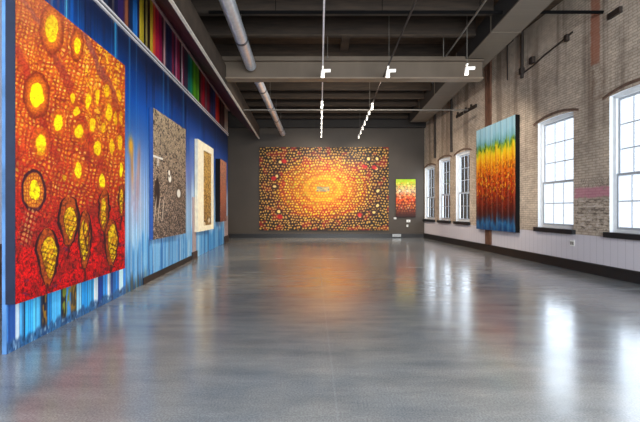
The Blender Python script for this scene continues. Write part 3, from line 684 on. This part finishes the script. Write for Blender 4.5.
# 2. grey textured canvas
A = lwall(153.2, .06); B = lwall(185.8, .11)
def grey(u, v):
    n = fbm(u*46, v*60, 3); n2 = fbm(u*110, v*140, 6, 2)
    col = ramp(v, [(0,(96,82,80)),(.25,(104,94,88)),(.5,(130,116,100)),(.8,(152,134,108)),(1,(158,140,112))])
    col = col*(.72+.3*smooth(0,.8,v))[...,None]; col = mix(col, (40, 34, 34), smooth(.5,.62,n)*.85); col = mix(col, (226, 196, 168), smooth(.56,.70,n2)*.75)
    def ell(x, y, rx, ry): return np.sqrt(((u-x)/rx)**2+((v-y)/ry)**2)
    for (x, y, rx, ry) in ((.45,.495,.05,.038),(.74,.375,.065,.04),(.43,.54,.03,.024)):
        e = ell(x, y, rx, ry); col = mix(col, (74,62,54), smooth(1.9,1.3,e)*.7); col = mix(col, (240,236,222), smooth(1.1,.8,e))
    leaf = smooth(1.05,.9,ell(.10,.36,.07,.12)); col = mix(col, (34,30,34), leaf); 
    for s in (.0,.09,.2): col = mix(col, (206,190,170), np.exp(-((u-(.02+s+.25*(v-.12)**1*1.2))/.012)**2)*smooth(.12,.16,v)*smooth(.36,.28,v)*.9)
    cr = (np.abs(v-.635)<.006)*(u<.25)+(np.abs(u-.12)<.02)*(v<.64)*(v>.57)*.6; col = mix(col, (240,236,226), np.clip(cr,0,1)*.9)
    return col
painting('grey and brown speckled canvas with white spots, second on the blue mural wall', A, B, zh(-.42), zh(1.415), grey, 160, 260, .08, M['blue_edge'], 'blue canvas edge')

# 3. white framed tall gold picture
A = lwall(196.6, .05); B = lwall(212.6, .11)
def gold(u, v):
    n = fbm(u*22, v*60, 13); n2 = fbm(u*50, v*120, 16, 2)
    col = ramp(v, [(0,(70,50,30)),(.2,(130,96,50)),(.5,(178,136,66)),(1,(176,140,76))])
    col = mix(col, (66,44,24), smooth(.5,.62,n)*.8); col = mix(col, (232,190,110), smooth(.58,.68,n2)*.8)
    for (x, y) in ((.2,.1),(.45,.07),(.75,.11)): col = mix(col, (230,216,190), smooth(1.1,.8,np.sqrt(((u-x)/.08)**2+((v-y)/.03)**2))*.8)
    return col
r3, A3, B3, n3 = painting('tall golden textured picture in a wide cream frame on the mural wall', A, B, zh(-.46), zh(1.445), gold, 90, 200, .06, M['white_frame'], 'cream backing')
f = MB(); dd = (B3-A3); 
def fr(u0, u1, z0, z1):
    a, c = A3+dd*u0, A3+dd*u1
    P = lambda p, z, d: (p.x+n3.x*d, p.y+n3.y*d, z)
    f.hexa([P(a,z0,0), P(c,z0,0), P(c,z0,.035), P(a,z0,.035), P(a,z1,0), P(c,z1,0), P(c,z1,.035), P(a,z1,.035)])
z0, z1 = zh(-.46), zh(1.445)
fr(0,.34,z0,z1); fr(.9,1,z0,z1); fr(.34,.9,z0,z0+.16); fr(.34,.9,z1-.24,z1); f.build('frame', M['white_frame'], r3)

# 4. deep dark-sided picture at the far end
A = lwall(220.3, .13); B = lwall(226.4, .14)
def pink(u, v):
    n = fbm(u*14, v*40, 33); col = ramp(v, [(0,(120,70,60)),(.4,(176,104,80)),(1,(204,140,110))])
    col = mix(col, (90,52,50), smooth(.52,.66,n)*.7); return mix(col, (236,190,160), smooth(.66,.8,n)*.7)
painting('deep black-sided picture with a pinkish orange face, farthest on the mural wall', A, B, zh(-.325), zh(1.335), pink, 60, 160, .18, M['black'], 'deep black side')

# 5. wide golden dot painting on the back wall
Yp = YB-.07
A = ((259.4-320)/F*Yp, Yp); B = ((388.6-320)/F*Yp, Yp); zb5, zt5 = H+(HZ-230.2)/F*Yp, H+(HZ-147.2)/F*Yp
def cells(gx, gy, seed, jit):
    """distance to the nearest jittered cell centre and that cell's random numbers"""
    best = np.full(gx.shape, 9.); hs = np.zeros(gx.shape); h2 = np.zeros(gx.shape); iy = np.floor(gy)
    for dy in (-1, 0, 1):
        row = iy+dy; off = .5*(row % 2); ix = np.floor(gx-off)
        for dx in (-1, 0, 1):
            c = ix+dx; px = c+off+.5+jit*(hash2(c, row, seed)-.5)*2; py = row+.5+jit*(hash2(c, row, seed+1)-.5)*2
            q = np.sqrt((gx-px)**2+(gy-py)**2); k = q < best
            best = np.where(k, q, best); hs = np.where(k, hash2(c, row, seed+2), hs); h2 = np.where(k, hash2(c, row, seed+3), h2)
    return best, hs, h2
def dots(u, v):
    x0 = (u-.5)*129; y0 = (v-.5)*83
    x = x0 + 2.0*(vnoise(x0*.16, y0*.16, 60)-.5) + .35*(vnoise(x0*.7,y0*.7,61)-.5); y = y0 + 2.0*(vnoise(x0*.16, y0*.16, 62)-.5) + .35*(vnoise(x0*.7,y0*.7,63)-.5)
    xe = x + 1.0; r = np.sqrt((xe/1.5)**2 + y**2)             # px units
    d, hs, h2 = cells(x/2.9, y/2.7, 3, .20)
    rr = np.clip(r/46, 0, 1)
    bg = ramp(rr, [(0,(216,136,20)),(.2,(212,130,16)),(.4,(190,104,16)),(.6,(130,66,16)),(.75,(54,24,14)),(1,(34,22,12))])
    bg = mix(bg, (180, 24, 20), smooth(.5,.7,fbm(x*.2+3,y*.2,44))*.6*smooth(.15,.4,rr))
    dc = ramp(hs, [(0,(250,196,24)),(.35,(254,216,50)),(.6,(232,176,60)),(.8,(252,226,90)),(.93,(250,200,70)),(1,(200,50,30))])
    rb = smooth(-.2,.7,np.sin(r*.95)); dc = mix(dc, (236,140,20), rb*.7*smooth(.98,.7,rr)); bg = mix(bg, (150,40,14), rb*.3*smooth(.9,.6,rr))
    dc = mix(dc, np.array((190,142,72)), smooth(.55,.8,rr)*.85)
    dc = mix(dc, np.array((160,170,40)), (h2 > .86)*.6*(rr < .6))
    rad = .31*(.75+.45*h2)
    m = smooth(rad+.12, rad-.12, d); col = bg*(1-m[...,None]) + dc*m[...,None]
    glow = np.exp(-(r/18)**2); col = mix(col, (240, 150, 10), glow*.22)
    yr = np.exp(-((r-11)/2.5)**2); col = mix(col, (240,200,30), yr*.3)
    # small pale block at the centre
    ctr = smooth(7.5,6.5,np.abs(xe))*smooth(2.6,2.0,np.abs(y+0)); cc = ramp(hash2(np.floor(x/2), np.floor(y/1.3), 8), [(0,(120,140,130)),(.5,(196,180,120)),(1,(90,110,130))]); col = col*(1-ctr[...,None]*.8)+cc*ctr[...,None]*.8
    # dark bursts toward the corners with larger pale dots
    for (qx, qy) in ((-44,27),(-47,13),(-49,2),(-45,-23),(44,30),(53,30),(52,20),(54,-2),(49,-24),(53,-17),(36,-27)):
        e = np.sqrt((x-qx)**2+(y-qy)**2); col = mix(col, (40, 18, 14), smooth(5,2.4,e)*.7); col = mix(col, (240, 204, 120), smooth(1.9,1.3,e))
    for (qx, qy) in ((-40,28),(-50,11),(40,22),(50,21),(36,-26),(-44,-28)):
        e = np.sqrt(((x-qx)/1.4)**2+(y-qy)**2); col = mix(col, (206, 20, 30), smooth(2.6,1.4,e)*.8)
    return col
painting('very wide golden painting of dots in rings, centred on the dark back wall', A, B, zb5, zt5, dots, 420, 280, .068, M['black'], 'dark canvas edge')

# 6. small dotted picture right of it
A = ((396-320)/F*Yp, Yp); B = ((415.6-320)/F*Yp, Yp); zb6, zt6 = H+(HZ-217.3)/F*Yp, H+(HZ-179.2)/F*Yp
def small(u, v):
    col = ramp(v, [(0,(44,20,14)),(.18,(96,40,24)),(.35,(150,56,24)),(.45,(206,64,20)),(.55,(214,110,60)),(.68,(214,190,150)),(.8,(214,206,120)),(.9,(190,210,50)),(1,(150,196,30))])
    d, h, h2 = cells(u*8, v*15, 31, .3)
    dc = ramp(h, [(0,(250,220,120)),(.4,(230,120,40)),(.7,(200,50,20)),(1,(250,240,200))])
    col = mix(col, dc, smooth(.45,.2,d)*.6*smooth(.05,.3,v)*smooth(1.1,.8,v)); return mix(col, (60,24,12), smooth(.4,.62,d)*.6*smooth(1.05,.7,v))*1.05
painting('small green to dark red dotted picture on the back wall near the corner', A, B, zb6, zt6, small, 80, 150, .068, M['black'], 'dark canvas edge')

# 7. striped rainbow canvas on the brick wall
A = rwall(476.3, .10); B = rwall(515.3, .10)
def rainbow(u, v):
    w = (fbm(u*26, v*4, 2)-.5)*.12 + (fbm(u*60, v*18, 5)-.5)*.06; t = v + w
    col = ramp(t, [(0,(20,70,120)),(.06,(30,104,160)),(.10,(40,60,90)),(.15,(70,22,24)),(.25,(120,26,16)),(.4,(184,52,14)),(.52,(216,88,12)),(.62,(238,140,16)),(.70,(244,190,24)),(.75,(226,204,30)),(.79,(120,160,40)),(.83,(110,170,180)),(.9,(150,200,220)),(1,(170,214,232))])
    n = fbm(u*40, v*60, 9); col = mix(col, (60,20,16), smooth(.54,.7,n)*.6*smooth(.72,.5,v)*smooth(.08,.14,v))
    col = mix(col, (252,196,40), smooth(.62,.74,fbm(u*50,v*50,14))*.8*smooth(.2,.4,v)*smooth(.8,.7,v))
    col = mix(col, (24,70,40), smooth(.52,.66,fbm(u*34,v*26,24))*.8*np.exp(-((v-.79)/.04)**2))
    s = np.abs(np.sin(u*math.pi*7.5)); col = mix(col, (20,20,24), smooth(.16,.03,s)*.35); col = mix(col, (245,240,225), smooth(.85,1,np.abs(np.sin(u*math.pi*7.5+.5)))*.16)
    return col
painting('tall rainbow striped canvas, pale blue top to dark blue foot, on the brick wall', A, B, zh(-.475), zh(1.945), rainbow, 170, 260, .145, M['black'], 'black canvas edge')

# ------------------------------------------------------------------ wall fittings
def rp(px, d=0): x, y = rwall(px, 0); return x-d, y
def rbox(mb, pa, pb, z0, z1, d0, d1, mi=0):
    (xa, ya), (xb, yb) = rwall(pa, 0), rwall(pb, 0)
    strip(mb, XR, yb, ya, z0, z1, -d1, -d0, mi)
def rz(px, py): return H + (HZ-py)/F*rwall(px, 0)[1]
root = empty('steel_channel', 'rusty vertical steel channel running up the brick wall behind the rainbow canvas', 'steel channel', (*rp(489), .26))
for za, zc in ((.26, zh(-.475)-.01), (zh(1.945)+.01, rz(489, 58))):
    b = MB(); rbox(b, 486.6, 491.8, za, zc, .001, .045); rbox(b, 486.6, 487.6, za, zc, .045, .06); rbox(b, 490.8, 491.8, za, zc, .045, .06); b.build('channel_length', M['rust'], root)
b = MB(); rbox(b, 487.8, 490.6, zh(-.475)-.02, zh(1.945)+.02, 0, .002); b.build('backing_strip', M['rust'], root)
b = MB(); x, y = rp(524, .06); b.tube([(x, y, rz(524, 78)), (x, y, rz(524, 20))], .045, 10); b.box((x-.07, y-.06, rz(524,74)), (x+.05, y+.06, rz(524,68))); tag(b.build('wall_pipe', M['dark_conduit']), 'dark brown vertical pipe high on the brick wall, above and right of the rainbow canvas', 'pipe')
b = MB(); x, y = rp(452.5, .06); b.tube([(x, y, rz(452.5, 152)), (x, y, rz(452.5, 95))], .055, 10); tag(b.build('wall_pipe', M['dark_conduit']), 'dark vertical pipe on the brick wall above the third far window', 'pipe')
b = MB(); x, y = rp(436, .06); b.tube([(x, y, rz(436, 158)), (x, y, rz(436, 110))], .055, 10); tag(b.build('wall_pipe', M['dark_conduit']), 'dark vertical pipe on the brick wall nearest the back corner', 'pipe')
b = MB(); x, y = rp(509, .05); b.tube([(x, y, rz(509, 80)), (x, y, rz(509, 42))], .02, 8); b.box((x-.06, y-.3, rz(509,45)), (x+.04, y+.1, rz(509,42))); tag(b.build('wall_bracket', M['dark_conduit']), 'dark steel bracket with a thin drop, high on the brick wall below the duct', 'bracket')
b = MB(); pts = []
for px, py in ((526, 72), (534, 66), (546, 55), (560, 44), (574, 32)):
    x, y = rp(px, .04); pts.append((x, y, rz(px, py)))
b.tube(pts, .022, 8); x, y = rp(534, .06); z = rz(534, 60); b.box((x-.05, y-.08, z-.1), (x+.05, y+.08, z+.08)); x, y = rp(569, .06); z = rz(569, 38); b.box((x-.04, y-.05, z-.08), (x+.04, y+.05, z+.08))
tag(b.build('wall_conduit', M['dark_conduit']), 'thin dark conduit with two boxes, running high along the brick wall over the near windows', 'conduit')
b = MB()
for k, (pa, pb, ya) in enumerate(((457, 463.5, 115), (465, 469.5, 111), (470.5, 477, 107.5))):
    z = rz((pa+pb)/2, ya); rbox(b, pa, pb, z-.06, z+.07, .0, .05)
    rbox(b, pa+1, pa+1.8, z+.07, z+.16, .0, .06)
tag(b.build('timber_ledger', M['dark_conduit']), 'broken dark timber ledger set in the brick wall left above the rainbow canvas', 'ledger')
b = MB(); x, y = rp(616, .03); z = rz(616, 13); b.box((x-.03, y-.16, z-.07), (x+.04, y+.16, z+.06)); tag(b.build('wall_plate', M['dark_conduit']), 'dark iron anchor plate on the upper brick, right of the bare brick strip', 'plate')

root = empty('outlet', 'white square double outlet on the pale lower wall below the nearer window', 'outlet', (rp(572)[0], rp(572)[1], rz(572, 243)))
x, y = rwall(572.5, 0); z = rz(572.5, 243.2)
b = MB(); strip(b, XR, y-.065, y+.065, z-.07, z+.07, -.012, 0); b.build('cover_plate', M['white'], root)
b = MB(); 
for dy in (-.03, .03): strip(b, XR, y+dy-.018, y+dy+.018, z-.04, z+.04, -.016, -.012)
b.build('socket', M['conduit'], root)
def bwp(px, py): return ((px-320)/F*YB, H+(HZ-py)/F*YB)
for (px, py, w, h, lab) in ((395, 218.3, .13, .10, 'small white plate on the back wall at the lower left corner of the small picture'), (408.3, 221, .20, .13, 'larger white plate on the back wall under the small picture'), (407.3, 225.8, .09, .12, 'tiny white plate low on the back wall, lowest under the small picture')):
    x, z = bwp(px, py); root = empty('wall_plate', lab, 'plate', (x, YB, z)); b = MB(); b.box((x-w/2, YB-.03, z-h/2), (x+w/2, YB-.001, z+h/2)); b.build('cover', M['white'], root, .008)
    b = MB(); b.box((x-w/5, YB-.034, z-h/5), (x+w/5, YB-.03, z+h/5)); b.build('insert', M['vent'], root)
x, z = bwp(396.5, 234.2); root = empty('floor_vent', 'steel vent grille in the dark baseboard of the back wall', 'vent', (x, YB-.05, 0.03)); b = MB(); b.box((x-.22, YB-.075, .06), (x+.22, YB-.051, .20)); b.build('vent_frame', M['vent'], root)
b = MB()
for k in range(4): b.box((x-.19, YB-.08, .08+k*.028), (x+.19, YB-.075, .09+k*.028))
b.build('louvers', M['conduit'], root)

# ------------------------------------------------------------------ light
def area(name, loc, target, sx, sy, e, col):
    li = bpy.data.lights.new(name, 'AREA'); li.shape = 'RECTANGLE'; li.size = sx; li.size_y = sy; li.energy = e; li.color = col
    o = bpy.data.objects.new(name, li); o.location = loc; o.rotation_euler = (Vector(target)-Vector(loc)).to_track_quat('-Z', 'Y').to_euler(); C.objects.link(o); return o
area('hidden_beam_fill', (1.1, Yb+.3, zh(2.6)), (.6, Yb+6, 0), 3.6, .25, 250, (1, .93, .84))  # unseen fill added behind the cross beam to lift the far floor
area('side_fill', (6.6, -.5, 2.6), (-2, 5, 1.5), 4.0, 3.0, 500, (.88, .94, 1.0))  # unseen fill added at the right of the camera; no window opens there
area('room_fill', (1.5, YF+.3, 3.0), (0, 10, 2.0), 6.5, 4.5, 1450, (.85, .93, 1.0))  # broad soft fill added behind the camera to brighten the room
def spot(loc, target, e, ang, col=(1, .88, .72), blend=.8):
    li = bpy.data.lights.new('spot_beam', 'SPOT'); li.energy = e; li.spot_size = math.radians(ang); li.spot_blend = blend; li.color = col; li.shadow_soft_size = .14
    o = bpy.data.objects.new('spot_beam', li); o.location = loc; o.rotation_euler = (Vector(target)-Vector(loc)).to_track_quat('-Z', 'Y').to_euler(); C.objects.link(o)
zl = zh(ht)-.32
for fx_, tx in ((-1.2, -2.4), (.07, .4), (1.9, 3.2)): spot((fx_, 15.6, zl), (tx, 18.3, 0), 520, 60, (1, .8, .55), 1)
spot((.07, 7.0, zl), (-2.7, 8.0, 0), 420, 60, (1, .8, .56), 1); spot((.07, 10.6, zl), (-3.0, 11.8, 0), 480, 55, (1, .8, .56), 1); spot((.07, 13.2, zl), (-3.0, 14.6, 0), 480, 55, (1, .8, .56), 1)
spot((.07, 4.0, zl), (-3.2, 4.9, 2.3), 420, 75)
spot((.07, 8.4, zl), (-3.6, 8.4, 2.3), 320, 60)
spot((.07, .0231*FH, zl), (-3.9, 11.8, 2.2), 300, 50)
spot((.07, .0262*FH, zl), (-4.0, 15.2, 2.0), 200, 45)
spot((.07, .0294*FH, zl), (-.8, YB, 2.6), 400, 100)
spot((1.9, .0294*FH, zl), (2.6, YB, 2.4), 430, 100)
spot((1.85, .0262*FH, zl), (5.4, 16.2, 2.2), 280, 80)
spot((1.8, .0178*FH, zl), (5.7, 12.0, 2.4), 280, 70)
spot((p[0], p[1], zl), (6.0, 12.5, 2.4), 160, 80)

w = bpy.data.worlds.new('daylight_sky'); S.world = w; w.use_nodes = True
bg = w.node_tree.nodes['Background']; bg.inputs[0].default_value = (.86, .93, 1, 1); bg.inputs[1].default_value = 1.4

cam = bpy.data.cameras.new('camera'); co = bpy.data.objects.new('camera', cam); C.objects.link(co)
cam.sensor_width = 36; cam.sensor_fit = 'HORIZONTAL'; cam.lens = F/640*36; cam.shift_y = -(211-HZ)/640; cam.clip_end = 200
co.location = (0, 0, H); co.rotation_euler = (math.radians(90), 0, 0); S.camera = co
S.view_settings.view_transform = 'Standard'; S.view_settings.look = 'None'; S.view_settings.exposure = 0; S.view_settings.gamma = 1
S.cycles.max_bounces = 8; S.cycles.diffuse_bounces = 5; S.cycles.glossy_bounces = 4; S.cycles.transparent_max_bounces = 12
S.cycles.use_denoising = True; S.cycles.sample_clamp_indirect = 6; S.cycles.caustics_reflective = False; S.cycles.caustics_refractive = False
